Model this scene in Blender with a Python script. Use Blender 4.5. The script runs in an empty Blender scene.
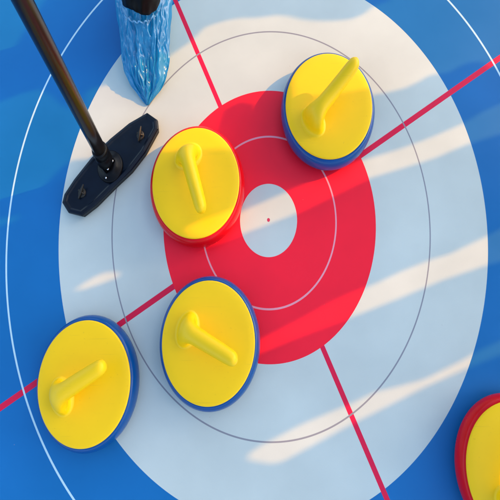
import bpy, bmesh, math, random
from mathutils import Vector, Matrix, noise
random.seed(7)
sc = bpy.context.scene
C = sc.collection
R = math.radians

# ------------------------------------------------------------------ camera
cam_data = bpy.data.cameras.new("camera")
cam = bpy.data.objects.new("camera", cam_data)
C.objects.link(cam)
cam_data.sensor_width = 36
cam_data.lens = 36
cam_data.clip_start = 0.02
cam_data.clip_end = 200
cam.matrix_world = Matrix(((0.99873811, 0.01210714, 0.04874015, 0.01175),
                           (-0.00222741, 0.98023003, -0.19784875, -0.27195),
                           (-0.05017194, 0.19749052, 0.97902006, 1.02656),
                           (0, 0, 0, 1)))
sc.camera = cam

# ------------------------------------------------------------------ light
SUN = Vector((.078, .028, .055)).normalized()          # towards the sun
elev = math.asin(SUN.z)
azim = math.atan2(SUN.y, SUN.x)
world = bpy.data.worlds.new("World")
sc.world = world
world.use_nodes = True
wn = world.node_tree
bg = wn.nodes["Background"]
sky = wn.nodes.new("ShaderNodeTexSky")
sky.sky_type = 'NISHITA'
sky.sun_disc = False
sky.sun_elevation = elev
sky.sun_rotation = math.pi / 2 - azim
sky.air_density = 1.0
sky.dust_density = 2.0
sky.ozone_density = 1.5
wn.links.new(sky.outputs[0], bg.inputs[0])
bg.inputs[1].default_value = 0.15
sl = bpy.data.lights.new("sun", 'SUN')
sl.energy = 2.0
sl.angle = R(0.4)
sl.color = (.68, .31, .02)
so = bpy.data.objects.new("sun", sl)
C.objects.link(so)
so.rotation_euler = SUN.to_track_quat('Z', 'Y').to_euler()
sc.view_settings.view_transform = 'Standard'
sc.view_settings.look = 'None'
sc.view_settings.gamma = 1
sc.view_settings.exposure = 1.66

SQ = 0.75256      # the whole place is this narrow from left to right


# ------------------------------------------------------------------ helpers
def link(name, me, mat=None, parent=None, smooth=True):
    o = bpy.data.objects.new(name, me)
    C.objects.link(o)
    if mat:
        me.materials.append(mat)
    if parent:
        o.parent = parent
    if smooth:
        for p in me.polygons:
            p.use_smooth = True
    return o


def from_bm(name, bm, mat=None, parent=None, smooth=True, org=(0, 0, 0)):
    bmesh.ops.recalc_face_normals(bm, faces=bm.faces)
    for v in bm.verts:
        v.co = v.co - Vector(org)
    me = bpy.data.meshes.new(name)
    bm.to_mesh(me)
    bm.free()
    return link(name, me, mat, parent, smooth)


def thing(name, label, cat, loc=(0, 0, 0), group=None):
    o = bpy.data.objects.new(name, None)
    o.empty_display_size = .03
    C.objects.link(o)
    o.location = loc
    o['label'] = label
    o['category'] = cat
    if group:
        o['group'] = group
    return o


def lathe(bm, prof, seg=128, c=(0, 0), close=True):
    rings = []
    for r, z in prof:
        if r < 1e-6:
            rings.append([bm.verts.new((c[0], c[1], z))])
        else:
            rings.append([bm.verts.new((c[0] + r * math.cos(2 * math.pi * i / seg) * SQ,
                                        c[1] + r * math.sin(2 * math.pi * i / seg), z)) for i in range(seg)])
    for a, b in zip(rings, rings[1:]):
        for i in range(seg):
            j = (i + 1) % seg
            if len(a) == 1 and len(b) == 1:
                continue
            if len(a) == 1:
                bm.faces.new((a[0], b[i], b[j]))
            elif len(b) == 1:
                bm.faces.new((a[i], a[j], b[0]))
            else:
                bm.faces.new((a[i], a[j], b[j], b[i]))
    return rings


def catmull(pts, n=8):
    out = []
    P = [pts[0]] + list(pts) + [pts[-1]]
    for i in range(1, len(P) - 2):
        for k in range(n):
            t = k / n
            a, b, c, d = P[i - 1], P[i], P[i + 1], P[i + 2]
            out.append(tuple(.5 * (2 * b[q] + (c[q] - a[q]) * t + (2 * a[q] - 5 * b[q] + 4 * c[q] - d[q]) * t * t
                                   + (-a[q] + 3 * b[q] - 3 * c[q] + d[q]) * t ** 3) for q in range(len(b))))
    out.append(tuple(pts[-1]))
    return out


def sweep(bm, pts, seg=32, up=Vector((0, 0, 1)), cap=True, sq=1.0, upright_below=-1):
    """pts: (x,y,z,r); tube along them"""
    rings = []
    n = len(pts)
    prev = None
    for i, p in enumerate(pts):
        a = Vector(pts[max(i - 1, 0)][:3])
        b = Vector(pts[min(i + 1, n - 1)][:3])
        t = (b - a).normalized()
        if p[2] < upright_below:
            t = Vector((0, 0, 1))
        if prev is None:
            u = up.cross(t)
            if u.length < .05:
                u = Vector((1, 0, 0)).cross(t)
            u.normalize()
        else:
            u = (prev - prev.dot(t) * t).normalized()
        prev = u
        w = t.cross(u)
        ring = []
        for k in range(seg):
            th = 2 * math.pi * k / seg
            q = Vector(p[:3]) + (u * math.cos(th) + w * math.sin(th) * (p[4] if len(p) > 4 else 1)) * p[3]
            ring.append(bm.verts.new((q.x * sq, q.y, q.z)))
        rings.append(ring)
    for a, b in zip(rings, rings[1:]):
        for k in range(seg):
            j = (k + 1) % seg
            bm.faces.new((a[k], a[j], b[j], b[k]))
    if cap:
        bm.faces.new(rings[0])
        bm.faces.new(rings[-1])
    return rings


def mat(name, col, rough=.5, metal=0., spec=.5, noise_amt=.06, noise_scale=30., bump=0., bump_scale=200.,
        coat=0., coat_rough=.1, sss=0., trans=0., rough_var=.05):
    m = bpy.data.materials.new(name)
    m.use_nodes = True
    nt = m.node_tree
    N, Lk = nt.nodes, nt.links
    b = N["Principled BSDF"]
    tc = N.new("ShaderNodeTexCoord")
    nz = N.new("ShaderNodeTexNoise")
    nz.inputs["Scale"].default_value = noise_scale
    nz.inputs["Detail"].default_value = 5
    Lk.new(tc.outputs["Object"], nz.inputs["Vector"])
    mr = N.new("ShaderNodeMapRange")
    mr.inputs["From Min"].default_value = .3
    mr.inputs["From Max"].default_value = .7
    mr.inputs["To Min"].default_value = 1 - noise_amt
    mr.inputs["To Max"].default_value = 1 + noise_amt
    Lk.new(nz.outputs[0], mr.inputs[0])
    mx = N.new("ShaderNodeVectorMath")
    mx.operation = 'SCALE'
    mx.inputs[0].default_value = col
    Lk.new(mr.outputs[0], mx.inputs["Scale"])
    Lk.new(mx.outputs[0], b.inputs["Base Color"])
    rr = N.new("ShaderNodeMapRange")
    rr.inputs["To Min"].default_value = max(0, rough - rough_var)
    rr.inputs["To Max"].default_value = rough + rough_var
    Lk.new(nz.outputs[0], rr.inputs[0])
    Lk.new(rr.outputs[0], b.inputs["Roughness"])
    b.inputs["Metallic"].default_value = metal
    b.inputs["Specular IOR Level"].default_value = spec
    b.inputs["Coat Weight"].default_value = coat
    b.inputs["Coat Roughness"].default_value = coat_rough
    if sss:
        b.inputs["Subsurface Weight"].default_value = sss
        b.inputs["Subsurface Radius"].default_value = (.01, .006, .002)
        b.inputs["Subsurface Scale"].default_value = 1
    if trans:
        b.inputs["Transmission Weight"].default_value = trans
    if bump:
        n2 = N.new("ShaderNodeTexNoise")
        n2.inputs["Scale"].default_value = bump_scale
        n2.inputs["Detail"].default_value = 3
        Lk.new(tc.outputs["Object"], n2.inputs["Vector"])
        bp = N.new("ShaderNodeBump")
        bp.inputs["Strength"].default_value = bump
        bp.inputs["Distance"].default_value = .001
        Lk.new(n2.outputs[0], bp.inputs["Height"])
        Lk.new(bp.outputs[0], b.inputs["Normal"])
    return m


# ------------------------------------------------------------------ the printed floor
RAD = (0.0802, 0.18866, 0.29838, 0.44588, 0.6, 0.75112)
LINE_ANG = R(27.9)
WHITE = (.54, .585, .505)
RED = (.95, .010, .030)
BLUE = (.004, .135, .345)


def floor_material():
    m = bpy.data.materials.new("printed_vinyl")
    m.use_nodes = True
    nt = m.node_tree
    N, Lk = nt.nodes, nt.links
    b = N["Principled BSDF"]
    tc = N.new("ShaderNodeTexCoord")
    sq = N.new("ShaderNodeVectorMath")
    sq.operation = 'MULTIPLY'
    sq.inputs[1].default_value = (1 / SQ, 1, 0)
    Lk.new(tc.outputs["Object"], sq.inputs[0])
    ln = N.new("ShaderNodeVectorMath")
    ln.operation = 'LENGTH'
    Lk.new(sq.outputs[0], ln.inputs[0])
    r = ln.outputs["Value"]
    rot = N.new("ShaderNodeVectorRotate")
    rot.rotation_type = 'Z_AXIS'
    rot.inputs["Angle"].default_value = -LINE_ANG
    Lk.new(sq.outputs[0], rot.inputs["Vector"])
    sp = N.new("ShaderNodeSeparateXYZ")
    Lk.new(rot.outputs[0], sp.inputs[0])

    def math_(op, a, bb=None):
        n = N.new("ShaderNodeMath")
        n.operation = op
        for i, x in enumerate((a, bb)):
            if x is None:
                continue
            if isinstance(x, (int, float)):
                n.inputs[i].default_value = x
            else:
                Lk.new(x, n.inputs[i])
        return n.outputs[0]

    def mix(f, a, bb):
        n = N.new("ShaderNodeMix")
        n.data_type = 'RGBA'
        Lk.new(f, n.inputs[0])
        for i, x in ((6, a), (7, bb)):
            if isinstance(x, tuple):
                n.inputs[i].default_value = (*x, 1)
            else:
                Lk.new(x, n.inputs[i])
        return n.outputs[2]

    def ring(rad, hw):
        return math_('LESS_THAN', math_('ABSOLUTE', math_('SUBTRACT', r, rad)), hw)

    col = mix(math_('LESS_THAN', r, RAD[4]), BLUE, WHITE)
    # cross lines in crimson, outside the red ring only
    la = math_('LESS_THAN', math_('ABSOLUTE', sp.outputs[1]), .0066)
    lb = math_('LESS_THAN', math_('ABSOLUTE', sp.outputs[0]), .0062)
    cr = math_('MAXIMUM', la, lb)
    col = mix(cr, col, (.72, .008, .05))
    col = mix(ring(RAD[5], .0024), col, (.48, .66, .66))
    col = mix(ring(RAD[3], .0017), col, (.25, .25, .26))
    col = mix(math_('LESS_THAN', r, RAD[2]), col, RED)
    col = mix(ring(RAD[1], .0021), col, (.80, .30, .33))
    col = mix(math_('LESS_THAN', r, RAD[0]), col, WHITE)
    col = mix(math_('LESS_THAN', r, .0042), col, (.45, .03, .08))
    # broad unevenness of the print and a faint film of dust
    n1 = N.new("ShaderNodeTexNoise")
    n1.inputs["Scale"].default_value = 5
    n1.inputs["Detail"].default_value = 4
    Lk.new(tc.outputs["Object"], n1.inputs["Vector"])
    n2 = N.new("ShaderNodeTexNoise")
    n2.inputs["Scale"].default_value = 900
    n2.inputs["Detail"].default_value = 3
    Lk.new(tc.outputs["Object"], n2.inputs["Vector"])
    f = N.new("ShaderNodeMapRange")
    f.inputs["From Min"].default_value = .3
    f.inputs["From Max"].default_value = .7
    f.inputs["To Min"].default_value = .91
    f.inputs["To Max"].default_value = 1.06
    Lk.new(n1.outputs[0], f.inputs[0])
    f2 = N.new("ShaderNodeMapRange")
    f2.inputs["From Min"].default_value = .3
    f2.inputs["From Max"].default_value = .7
    f2.inputs["To Min"].default_value = .96
    f2.inputs["To Max"].default_value = 1.04
    Lk.new(n2.outputs[0], f2.inputs[0])
    sc_ = N.new("ShaderNodeVectorMath")
    sc_.operation = 'SCALE'
    Lk.new(col, sc_.inputs[0])
    Lk.new(math_('MULTIPLY', f.outputs[0], f2.outputs[0]), sc_.inputs["Scale"])
    # dust specks
    vo = N.new("ShaderNodeTexVoronoi")
    vo.inputs["Scale"].default_value = 26
    Lk.new(tc.outputs["Object"], vo.inputs["Vector"])
    wn_ = N.new("ShaderNodeTexWhiteNoise")
    Lk.new(vo.outputs["Color"], wn_.inputs["Vector"])
    spk = math_('MULTIPLY', math_('LESS_THAN', vo.outputs["Distance"], .022),
                math_('GREATER_THAN', wn_.outputs["Value"], .72))
    colf = mix(math_('MULTIPLY', spk, .45), sc_.outputs[0], (.35, .30, .26))
    Lk.new(colf, b.inputs["Base Color"])
    rr = N.new("ShaderNodeMapRange")
    rr.inputs["From Min"].default_value = .3
    rr.inputs["From Max"].default_value = .7
    rr.inputs["To Min"].default_value = .36
    rr.inputs["To Max"].default_value = .5
    Lk.new(n1.outputs[0], rr.inputs[0])
    Lk.new(rr.outputs[0], b.inputs["Roughness"])
    b.inputs["Specular IOR Level"].default_value = .25
    bp = N.new("ShaderNodeBump")
    bp.inputs["Strength"].default_value = .12
    bp.inputs["Distance"].default_value = .0006
    Lk.new(n2.outputs[0], bp.inputs["Height"])
    Lk.new(bp.outputs[0], b.inputs["Normal"])
    return m


bm = bmesh.new()
bmesh.ops.create_grid(bm, x_segments=8, y_segments=8, size=30)
fl = from_bm("floor", bm, floor_material(), smooth=False)
fl['kind'] = 'structure'

# ------------------------------------------------------------------ curling stones
YELLOW = (.93, .55, .001)
m_yellow = mat("yellow_plastic", YELLOW, rough=.42, noise_amt=.03, noise_scale=9, bump=.05, bump_scale=300, spec=.28)
m_blue = mat("blue_plastic", (.002, .062, .22), rough=.22, noise_amt=.08, bump=.05, bump_scale=260, spec=.3)
m_red = mat("red_plastic", (.62, .002, .006), rough=.26, noise_amt=.05, bump=.05, bump_scale=260, spec=.2)

nt = m_yellow.node_tree
b = nt.nodes["Principled BSDF"]
tc = nt.nodes.new("ShaderNodeTexCoord")
oi = nt.nodes.new("ShaderNodeObjectInfo")
ad = nt.nodes.new("ShaderNodeVectorMath")
ad.operation = 'ADD'
nt.links.new(tc.outputs["Object"], ad.inputs[0])
nt.links.new(oi.outputs["Location"], ad.inputs[1])
src = b.inputs["Base Color"].links[0].from_socket
last = src
for rot_, sc3, thr, amt in ((.5, (14, 420, 14), .70, .22), (-.9, (10, 300, 10), .72, .20), (0, (260, 260, 260), .71, .30)):
    mp = nt.nodes.new("ShaderNodeMapping")
    mp.inputs["Rotation"].default_value = (0, 0, rot_)
    mp.inputs["Scale"].default_value = sc3
    nt.links.new(ad.outputs[0], mp.inputs[0])
    nz = nt.nodes.new("ShaderNodeTexNoise")
    nz.inputs["Scale"].default_value = 1
    nz.inputs["Detail"].default_value = 1.5
    nt.links.new(mp.outputs[0], nz.inputs["Vector"])
    mr = nt.nodes.new("ShaderNodeMapRange")
    mr.inputs["From Min"].default_value = thr
    mr.inputs["From Max"].default_value = thr + .06
    mr.inputs["To Max"].default_value = amt
    nt.links.new(nz.outputs[0], mr.inputs[0])
    mx = nt.nodes.new("ShaderNodeMix")
    mx.data_type = 'RGBA'
    nt.links.new(mr.outputs[0], mx.inputs[0])
    nt.links.new(last, mx.inputs[6])
    mx.inputs[7].default_value = (.62, .36, .02, 1)
    last = mx.outputs[2]
nt.links.new(last, b.inputs["Base Color"])

BODY = [(0, .004), (.112, .004), (.122, .0065), (.1275, .012), (.1308, .019), (.1318, .028), (.1308, .037),
        (.1282, .0445), (.1245, .0495), (.1215, .0515), (.119, .0520), (0, .0520)]
PLATE = [(.1188, .0505), (.1196, .0530), (.1193, .0548), (.1184, .0558), (.1165, .0563), (.10, .0565), (.05, .0566),
         (0, .0566)]


def curling_stone(pos, ang, body_mat, label, tilt=0.0):
    X, Y = pos[0] * SQ, pos[1]
    t = thing("curling_stone", label, "curling stone", (X, Y, 0), "curling stones on the printed target")
    bm = bmesh.new()
    lathe(bm, catmull(BODY[1:-1], 3) + [BODY[-1]], 160)
    from_bm("body", bm, body_mat, t)
    bm = bmesh.new()
    lathe(bm, PLATE, 160)
    from_bm("top_plate", bm, m_yellow, t)
    # gooseneck handle: flared foot, elbow, long grip
    # (along the grip, height, radius, how much wider than long the section is)
    k = [(-.0585, .0560, .0335, 1.22), (-.0585, .0567, .0305, 1.28), (-.0585, .0577, .0275, 1.35),
         (-.0585, .0596, .0245, 1.44), (-.0585, .0630, .0218, 1.55), (-.0580, .0680, .0200, 1.62),
         (-.0570, .0745, .0192, 1.60), (-.0535, .0815, .0192, 1.46), (-.0480, .0878, .0192, 1.28),
         (-.0385, .0926, .0190, 1.10), (-.0260, .0962, .0186, 1.0), (0, .1010 + tilt * .05, .0177, 1.0),
         (.035, .1060 + tilt * .35, .0167, 1.0), (.062, .1096 + tilt * .7, .0158, 1.0),
         (.0745, .1112 + tilt * .85, .0145, 1.0), (.0815, .1121 + tilt * .95, .0118, 1.0),
         (.0855, .1127 + tilt, .0078, 1.0), (.0875, .1130 + tilt, .0035, 1.0), (.0880, .1131 + tilt, .0004, 1.0)]
    pts = [(x * math.cos(ang), x * math.sin(ang), z, r, w_) for x, z, r, w_ in catmull(k, 7)]
    bm = bmesh.new()
    # keep the foot rings level so the flare sits flush on the plate
    sweep(bm, pts, 72, up=Vector((-math.sin(ang), math.cos(ang), 0)), sq=SQ, upright_below=.071)
    h = from_bm("handle", bm, m_yellow, t)
    return t


curling_stone((-.1967, .0682), R(-69), m_red,
              "red-sided yellow stone on the red ring's rim, beside the black brush head")
curling_stone((.1712, .2313), R(40), m_blue,
              "blue-sided yellow stone whose handle tip reaches past its edge, above the button",
              tilt=.018)
curling_stone((-.4731, -.3317), R(25), m_blue,
              "blue-sided yellow stone lying across the border of white ring and blue floor")
curling_stone((-.1561, -.2552), R(-24), m_blue,
              "blue-sided yellow stone half on the red ring, its handle sloping down to the right")
curling_stone((.5848, -.4822), R(64), m_red,
              "red-sided yellow stone on the blue floor, cut off by the photo's lower right corner")

# ------------------------------------------------------------------ the curling brush
m_shell = mat("navy_black_shell", (.0012, .0042, .010), rough=.30, noise_amt=.3, bump=.10, bump_scale=300, spec=.22)
m_pad = mat("black_pad", (.012, .011, .010), rough=.7, noise_amt=.3, bump=.5, bump_scale=500)
m_pole = mat("black_lacquer_tube", (.008, .0042, .002), rough=.30, noise_amt=.3, noise_scale=14, spec=.4, coat=.22,
             coat_rough=.2)
m_hub = mat("black_joint", (.0025, .0025, .003), rough=.36, noise_amt=.3, bump=.2, bump_scale=200, spec=.14)
m_steel = mat("steel_screw", (.72, .70, .66), rough=.25, metal=1, noise_amt=.1)
m_clip = mat("dark_brass_clip", (.022, .019, .014), rough=.42, metal=.5, noise_amt=.3)
OUT = [(-.2641, .2369), (-.2440, .2218), (-.2418, .2035), (-.2673, .1512), (-.2959, .1110), (-.3308, .0760),
       (-.3693, .0347), (-.3958, .0133), (-.4220, .0203), (-.4353, .0402), (-.4324, .0566), (-.4138, .0888),
       (-.3799, .1364), (-.3407, .1796), (-.3007, .2148)]
HUB = Vector((-.3385, .1170, 0))
br = thing("curling_brush", "black curling brush with a long dark pole, its oblong head flat on the white ring",
           "curling brush", HUB)


def prism(bm, outline, levels, c):
    """levels: (scale, z) rings from bottom to top"""
    rings = []
    for s_, z in levels:
        rings.append([bm.verts.new((c.x + (x - c.x) * s_, c.y + (y - c.y) * s_, z)) for x, y in outline])
    n = len(outline)
    for a, b in zip(rings, rings[1:]):
        for i in range(n):
            j = (i + 1) % n
            bm.faces.new((a[i], a[j], b[j], b[i]))
    bm.faces.new(rings[0])
    bm.faces.new(rings[-1])
    return rings


cen = Vector((-.340, .125, 0))


def offset(outline, d):
    """shift every side inwards by d"""
    d -= .0035
    n = len(outline)
    out = []
    for i in range(n):
        p0, p1, p2 = (Vector(outline[(i + q) % n]) for q in (-1, 0, 1))
        d1 = (p1 - p0).normalized()
        d2 = (p2 - p1).normalized()
        n1 = Vector((d1.y, -d1.x))
        n2 = Vector((d2.y, -d2.x))
        b_ = (n1 + n2).normalized()
        out.append(tuple(p1 + b_ * d / max(.5, b_.dot(n1))))
    return out


def shell_rings(bm, levels):
    rings = [[bm.verts.new((x, y, z)) for x, y in offset(OUT, d)] for d, z in levels]
    n = len(OUT)
    for a, b in zip(rings, rings[1:]):
        for i in range(n):
            j = (i + 1) % n
            bm.faces.new((a[i], a[j], b[j], b[i]))
    bm.faces.new(rings[0])
    bm.faces.new(rings[-1])


bm = bmesh.new()
shell_rings(bm, [(.004, .001), (.002, .003), (.002, .0125), (.003, .013)])
from_bm("brush_pad", bm, m_pad, br, smooth=False, org=HUB)
bm = bmesh.new()
shell_rings(bm, [(.001, .0135), (-.0005, .0145), (-.0005, .0215), (.0010, .0235), (.0065, .0255), (.0080, .0250),
                 (.0110, .0232), (.0180, .0228)])
sh = from_bm("brush_head", bm, m_shell, br, smooth=False, org=HUB)
bv = sh.modifiers.new("b", 'BEVEL')
bv.width = .0008
bv.segments = 2
bv.limit_method = 'ANGLE'
bv.angle_limit = R(12)

# the swivel joint
bm = bmesh.new()
prof = [(0, .0230), (.036, .0230), (.0365, .0262), (.034, .0285), (.025, .0290), (.023, .0340), (.014, .036), (0, .036)]
lathe(bm, prof, 48, (HUB.x, HUB.y))
from_bm("joint_base", bm, m_hub, br, org=HUB)
P0 = Vector((-.3395, .1170, .047))
P1 = Vector((-.3051, .1672, .48))
PD = (P1 - P0)


def pole_at(f):
    q = P0 + PD * f
    return (q.x / SQ, q.y, q.z)


bm = bmesh.new()
sweep(bm, [(*pole_at(f), .0162) for f in (.085, .3, .6, 1.0, 1.5, 2.2)] + [(*pole_at(2.21), .012)], 40, sq=SQ)
from_bm("pole", bm, m_pole, br, org=HUB)
bm = bmesh.new()
sweep(bm, [(*pole_at(f), r_) for f, r_ in ((.010, .0165), (.015, .0190), (.026, .0208), (.070, .0205), (.076, .0188),
                                           (.086, .0188), (.09, .0203), (.125, .0203), (.132, .0196), (.137, .0168))], 40, sq=SQ)
from_bm("collar", bm, m_hub, br, org=HUB)
# fork cheeks, axle and its bright screw heads
yk = bmesh.new()
ax = Vector((.62, .78, 0)).normalized()
for s_ in (-1, 1):
    c = Vector((HUB.x / SQ, HUB.y, .040)) + ax * (.0155 * s_)
    m4 = Matrix.Translation(c) @ Matrix.Rotation(math.atan2(ax.y, ax.x), 4, 'Z') @ Matrix.Diagonal((.006, .020, .026, 1))
    bmesh.ops.create_cube(yk, size=1, matrix=m4)
bmesh.ops.bevel(yk, geom=list(yk.edges), offset=.0018, segments=2, affect='EDGES')
a0 = Vector((HUB.x / SQ, HUB.y, .044))
sweep(yk, [(*(a0 - ax * .014), .007), (*(a0 + ax * .014), .007)], 16)
for v in yk.verts:
    v.co.x *= SQ
from_bm("yoke", yk, m_hub, br, smooth=False, org=HUB)
for dx, dy, z, r_ in ((.0045, -.0135, .0475, .0036), (.0165, .0035, .0475, .0030), (-.007, -.0275, .0300, .0026)):
    bm = bmesh.new()
    lathe(bm, [(0, z), (r_, z), (r_, z + .0016), (r_ * .7, z + .0030), (0, z + .0034)], 16, (HUB.x + dx * SQ, HUB.y + dy))
    from_bm("screw", bm, m_steel, br, org=HUB)
# wing clips near both ends of the head
for cx, cy, a in ((-.3969, .0600, R(62)), (-.2762, .1882, R(75))):
    bm = bmesh.new()
    d = Vector((math.cos(a), math.sin(a), 0))
    q = Vector((cx / SQ, cy, .0225))
    sweep(bm, [(*(q + Vector((0, 0, -.002))), .0085), (*(q + Vector((0, 0, .0015))), .0085),
               (*(q + Vector((0, 0, .003))), .006)], 20)
    sweep(bm, catmull([(*(q - d * .012 + Vector((0, 0, .003))), .0016), (*(q + Vector((0, 0, .0065))), .0030),
                       (*(q + d * .013 + Vector((0, 0, .009))), .0014)], 5), 12)
    n_ = Vector((-d.y, d.x, 0))
    sweep(bm, [(*(q - n_ * .008 + Vector((0, 0, .004))), .0014), (*(q + n_ * .006 + Vector((0, 0, .007))), .0018)], 10)
    for v in bm.verts:
        v.co = q + (v.co - q) * 1.3
        v.co.x *= SQ
    from_bm("clip", bm, m_clip, br, org=HUB)

# ------------------------------------------------------------------ the person: lower leg, trousers and shoe cover
m_trs = mat("black_trousers", (.0010, .0010, .0014), rough=.40, noise_amt=.3, bump=.2, bump_scale=400, spec=.12, coat=.05,
            coat_rough=.3)


def closed_loft(bm, rings):
    vs = [[bm.verts.new(p) for p in r_] for r_ in rings]
    n = len(vs[0])
    for a, b in zip(vs, vs[1:]):
        for k_ in range(n):
            j = (k_ + 1) % n
            bm.faces.new((a[k_], a[j], b[j], b[k_]))
    bm.faces.new(vs[0])
    bm.faces.new(vs[-1])


FX = -.2685 / SQ        # foot axis, running away from the camera
per = thing("person", "person in black trousers whose foot wears a crinkled blue plastic cover",
            "person", (FX * SQ, .47, 0))
ORG = (FX * SQ, .47, 0)
# foot and leg as one body
bm = bmesh.new()
rings = []
for y, w, h in catmull([(.350, .008, .010), (.362, .022, .018), (.39, .032, .030), (.43, .036, .044), (.47, .036, .062),
                        (.52, .034, .100)], 4):
    rings.append([((FX + w * math.cos(2 * math.pi * i / 32)) * SQ, y,
                   .006 + h * .5 + h * .5 * math.sin(2 * math.pi * i / 32)) for i in range(32)])
for z, yc, rx, ry in catmull([(.10, .525, .034, .044), (.16, .505, .037, .041), (.25, .502, .044, .045),
                              (.36, .51, .048, .048), (.48, .522, .052, .052), (.70, .54, .066, .066),
                              (.88, .56, .076, .076)], 3):
    rings.append([((FX + .30 * max(0, z - .12) + rx * math.cos(2 * math.pi * i / 32)) * SQ, yc - ry * math.sin(2 * math.pi * i / 32),
                   z) for i in range(32)])
closed_loft(bm, rings)
m_sock = mat("black_shoe", (.012, .012, .014), rough=.5, noise_amt=.2)
from_bm("body", bm, m_sock, per, org=ORG)
# trouser leg with a crumpled hem
bm = bmesh.new()
rings = []
NT = 96
for z, yc, rx, ry in catmull([(.112, .478, .058, .060), (.120, .480, .062, .066), (.15, .488, .060, .063),
                              (.20, .495, .056, .057), (.30, .505, .056, .057), (.45, .520, .062, .062),
                              (.70, .54, .080, .080), (.90, .56, .090, .09)], 5):
    ring = []
    for i in range(NT):
        th = 2 * math.pi * i / NT
        f = 1 + .07 * noise.noise(Vector((math.cos(th) * 2.2, math.sin(th) * 2.2, z * 16))) \
            + .04 * noise.noise(Vector((math.cos(th) * 6, math.sin(th) * 6, z * 30 + 4)))
        dz = .010 * math.sin(th * 3 + 1.2) * max(0, 1 - (z - .112) / .08)
        ring.append(((FX + .010 + .30 * max(0, z - .12) + rx * f * math.cos(th)) * SQ, yc + ry * f * math.sin(th), z + dz))
    rings.append(ring)
closed_loft(bm, rings)
from_bm("trouser_leg", bm, m_trs, per, org=ORG)

# shoe cover
m_cov = bpy.data.materials.new("blue_polythene")
m_cov.use_nodes = True
nt = m_cov.node_tree
b = nt.nodes["Principled BSDF"]
b.inputs["Base Color"].default_value = (.014, .27, .52, 1)
b.inputs["Roughness"].default_value = .20
b.inputs["Specular IOR Level"].default_value = 1.0
tr = nt.nodes.new("ShaderNodeBsdfTranslucent")
tr.inputs[0].default_value = (.10, .62, .82, 1)
ms = nt.nodes.new("ShaderNodeMixShader")
ms.inputs[0].default_value = .42
nt.links.new(b.outputs[0], ms.inputs[1])
nt.links.new(tr.outputs[0], ms.inputs[2])
nt.links.new(ms.outputs[0], nt.nodes["Material Output"].inputs[0])
tc = nt.nodes.new("ShaderNodeTexCoord")
mp = nt.nodes.new("ShaderNodeMapping")
mp.inputs["Scale"].default_value = (1.0, .35, 1.0)
mp.inputs["Rotation"].default_value = (0, 0, .3)
nt.links.new(tc.outputs["Object"], mp.inputs[0])
nz = nt.nodes.new("ShaderNodeTexNoise")
nz.noise_type = 'RIDGED_MULTIFRACTAL'
nz.inputs["Scale"].default_value = 55
nz.inputs["Detail"].default_value = 3
nz.inputs["Distortion"].default_value = 1.2
nt.links.new(mp.outputs[0], nz.inputs["Vector"])
bp = nt.nodes.new("ShaderNodeBump")
bp.inputs["Strength"].default_value = .55
bp.inputs["Distance"].default_value = .002
nt.links.new(nz.outputs[0], bp.inputs["Height"])
nt.links.new(bp.outputs[0], b.inputs["Normal"])
nt.links.new(bp.outputs[0], tr.inputs["Normal"])
bm = bmesh.new()
NC = 220
rings = []
# y, half width left, half width right, height, base
for y, wl, wr, h, z0 in catmull([(.2700, .005, .004, .004, .0015), (.2800, .017, .015, .011, .0015),
                                 (.2960, .033, .034, .020, .0015), (.3150, .052, .052, .034, .0015),
                                 (.3400, .066, .063, .048, .0015), (.3700, .073, .070, .060, .0015),
                                 (.4100, .078, .072, .078, .0015), (.4500, .083, .077, .100, .0015),
                                 (.5000, .092, .082, .118, .0015), (.5500, .090, .082, .125, .0015),
                                 (.5900, .072, .068, .110, .0015), (.6150, .030, .030, .070, .0015)], 12):
    ring = []
    for i in range(NC):
        th = 2 * math.pi * i / NC
        cx_, sz = math.cos(th), math.sin(th)
        x = cx_ * (wr if cx_ > 0 else wl)
        z = z0 + h * (.5 + .5 * (abs(sz) ** 1.5) * (1 if sz > 0 else -1))
        # lengthwise creases gathered towards the toe, plus finer crinkles
        u = cx_ * 1.7
        amp = .0075 * min(1, h / .03) * max(0, sz + .25)
        sk = noise.noise(Vector((u * 1.1, y * 7, 11))) * .8
        cr_ = abs(noise.noise(Vector((u * 1.9 + sk + y * 3, y * 8, 1.3)))) * -2.4 \
            + abs(noise.noise(Vector((u * 4 - y * 14 + sk, y * 13, 7)))) * -1.0 \
            + abs(noise.noise(Vector((u * 5 + y * 40, y * 30 - u * 3, 17)))) * -.9
        z += amp * (cr_ + .5)
        x += .004 * noise.noise(Vector((u * 3, y * 45, 9))) * min(1, h / .02)
        ring.append(((FX + x) * SQ, y, max(.0012, z)))
    rings.append(ring)
closed_loft(bm, rings)
cov = from_bm("shoe_cover", bm, m_cov, per, org=ORG)
cov['label'] = "crinkled translucent blue plastic shoe cover gathered to a point at the toe"
# gathered elastic rim under the hem
m_el = mat("pale_elastic", (.14, .36, .55), rough=.35, noise_amt=.4, noise_scale=120)
bm = bmesh.new()
pts = []
for i in range(0, 181):
    th = R(228) + R(92) * i / 180
    w1 = noise.noise(Vector((i * .07, 3.1, 0)))
    w2 = noise.noise(Vector((i * .10, 9.4, 0)))
    rr_ = .068 + .004 * w1
    pts.append((FX + rr_ * math.cos(th), .487 + rr_ * math.sin(th) * 1.05, .090 + .006 * w2, .0017))
sweep(bm, pts, 12, sq=SQ)
from_bm("elastic_band", bm, m_el, cov, org=ORG)

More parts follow.
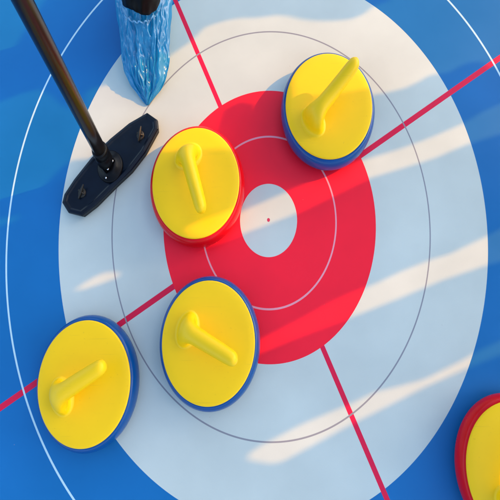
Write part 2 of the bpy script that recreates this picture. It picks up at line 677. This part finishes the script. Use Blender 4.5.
# ------------------------------------------------------------------ added unseen shade caster off to the right, openings cut for sun patches
H = 1.15
LIT = [  # openings of the added sheet, shaped to the sun patches wanted below
    [(-0.6542, 0.0281), (-0.5885, 0.0475), (-0.5019, 0.0744), (-0.4598, 0.1235), (-0.4342, 0.144), (-0.3713, 0.1473), (-0.2792, 0.1406), (-0.3075, 0.1065), (-0.2614, 0.1098), (-0.1986, 0.1106), (-0.1424, 0.1093), (-0.1011, 0.2550), (-0.061, 0.2753), (-0.0290, 0.2680), (-0.0200, 0.2205), (0.0004, 0.2221), (0.0632, 0.2271), (0.1364, 0.2386), (0.2311, 0.2812), (0.2597, 0.2852), (0.3038, 0.2959), (0.333, 0.3095), (0.3603, 0.3256), (0.3932, 0.3294), (0.4087, 0.3337), (0.427, 0.3453), (0.4495, 0.3543), (0.4755, 0.3534), (0.4957, 0.3382), (0.5171, 0.3375), (0.731, 0.3739), (0.8654, 0.7029), (0.3623, 0.6738), (0.3037, 0.5476), (0.2789, 0.512), (0.2583, 0.5077), (0.242, 0.5005), (0.2231, 0.4832), (0.1953, 0.4714), (0.1635, 0.4688), (0.1316, 0.4687), (0.1043, 0.4711), (0.077, 0.476), (0.0496, 0.4848), (0.022, 0.4885), (-0.0057, 0.4844), (-0.0335, 0.4829), (-0.0613, 0.484), (-0.0985, 0.4776), (-0.1425, 0.4637), (-0.1767, 0.4262), (-0.2692, 0.3581), (-0.3494, 0.327), (-0.4042, 0.3158), (-0.4173, 0.3002), (-0.4122, 0.2585), (-0.4356, 0.264), (-0.4666, 0.2772), (-0.4916, 0.3002), (-0.5212, 0.3185), (-0.5672, 0.3074), (-0.6125, 0.2888), (-0.6807, 0.2659)],
    [(-0.6198, 0.362), (-0.6722, 0.2955), (-0.7557, 0.2979), (-0.8096, 0.7316), (-0.4759, 0.6726), (-0.5282, 0.5506), (-0.572, 0.4668)],
    [(0.7238, 0.3211), (0.5044, 0.2519), (0.4601, 0.232), (0.4197, 0.2075), (0.3495, 0.1769), (0.2843, 0.1532), (0.2195, 0.1341), (0.1655, 0.1171), (0.0682, 0.074), (-0.0498, 0.0227), (-0.1457, -0.0176), (-0.2305, -0.0491), (-0.248, -0.060), (-0.235, -0.074), (-0.200, -0.078), (-0.1449, -0.063), (-0.0499, -0.0277), (0.0669, 0.0163), (0.1633, 0.0633), (0.2108, 0.0869), (0.2815, 0.1079), (0.3567, 0.1311), (0.422, 0.1591), (0.4975, 0.1824), (0.7123, 0.2367)],
    [(0.685, 0.0362), (0.4768, -0.0267), (0.445, -0.0432), (0.3715, -0.0779), (0.3302, -0.09), (0.268, -0.1142), (0.2162, -0.1385), (0.1647, -0.1586), (0.1235, -0.1766), (0.0619, -0.2107), (-0.0195, -0.2504), (-0.0802, -0.2819), (-0.0902, -0.2976), (-0.06, -0.2937), (-0.0197, -0.2761), (0.0612, -0.2427), (0.177, -0.2012), (0.2648, -0.1675), (0.3471, -0.1335), (0.4435, -0.1016), (0.4742, -0.0937), (0.674, -0.0442)],
    [(0.655, -0.1843), (0.4544, -0.2539), (0.4141, -0.2712), (0.3796, -0.2904), (0.3035, -0.3267), (0.2543, -0.34), (0.2053, -0.3514), (0.1558, -0.3741), (0.0575, -0.4137), (-0.0208, -0.453), (-0.0441, -0.4678), (-0.0442, -0.4787), (-0.0017, -0.4856), (0.0214, -0.4818), (0.0758, -0.4541), (0.1541, -0.4133), (0.2132, -0.3852), (0.3024, -0.3418), (0.3919, -0.3038), (0.4517, -0.2809), (0.6504, -0.2177)],
    [(-0.4098, -0.1457), (-0.377, -0.1227), (-0.3458, -0.1081), (-0.3158, -0.1084), (-0.3152, -0.119), (-0.355, -0.1335), (-0.3927, -0.1458)],
    [(-0.6411, 0.0121), (-0.5851, 0.0123), (-0.5409, 0.0184), (-0.5467, 0.0083), (-0.5834, -0.0046), (-0.6384, -0.0127)],
    [(0.295, -0.528), (0.332, -0.515), (0.5082, -0.450), (0.490, -0.600), (0.300, -0.575)],
]
m_cv = bpy.data.materials.new("shade_sheet_fabric")
m_cv.use_nodes = True
nt = m_cv.node_tree
nt.nodes["Principled BSDF"].inputs["Base Color"].default_value = (.50, .55, .62, 1)
nt.nodes["Principled BSDF"].inputs["Roughness"].default_value = .8
tr = nt.nodes.new("ShaderNodeBsdfTranslucent")  # lets the added sheet glow softly and fill the shade from the right
tr.inputs[0].default_value = (.62, .66, .72, 1)
ms = nt.nodes.new("ShaderNodeMixShader")
ms.inputs[0].default_value = .35
nt.links.new(nt.nodes["Principled BSDF"].outputs[0], ms.inputs[1])
nt.links.new(tr.outputs[0], ms.inputs[2])
nt.links.new(ms.outputs[0], nt.nodes["Material Output"].inputs[0])
cu = bpy.data.curves.new("shade_sheet", 'CURVE')
cu.dimensions = '2D'
cu.fill_mode = 'BOTH'
cu.extrude = .0006
for poly in [[(-1.05, -.90), (1.0, -.90), (1.0, .95), (-1.05, .95)]] + LIT:
    s_ = cu.splines.new('POLY')
    s_.points.add(len(poly) - 1)
    for p_, (x, y) in zip(s_.points, poly):
        p_.co = (x, y, 0, 1)
    s_.use_cyclic_u = True
tmp = bpy.data.objects.new("tmp", cu)
C.objects.link(tmp)
dg = bpy.context.evaluated_depsgraph_get()
me = bpy.data.meshes.new_from_object(tmp.evaluated_get(dg))
bpy.data.objects.remove(tmp)
SH = Vector((SUN.x / SUN.z * H, SUN.y / SUN.z * H, H))
caster = thing("shade_caster", "added out-of-view fabric sheet with openings shaped to throw the sun patches", "shade_caster", (SH.x, SH.y, 0))
cv = link("shade_sheet", me, m_cv, caster, smooth=False)
cv.location = (0, 0, H)
m_gal = mat("caster_post_metal", (.5, .5, .5), rough=.4, metal=.9)
for x, y in ((-1.05, -.90), (1.0, -.90), (1.0, .95), (-1.05, .95)):
    bm = bmesh.new()
    sweep(bm, [((x + SH.x) / SQ, y + SH.y, 0, .012), ((x + SH.x) / SQ, y + SH.y, H, .012)], 16, sq=SQ)
    from_bm("caster_post", bm, m_gal, caster, org=(SH.x, SH.y, 0))
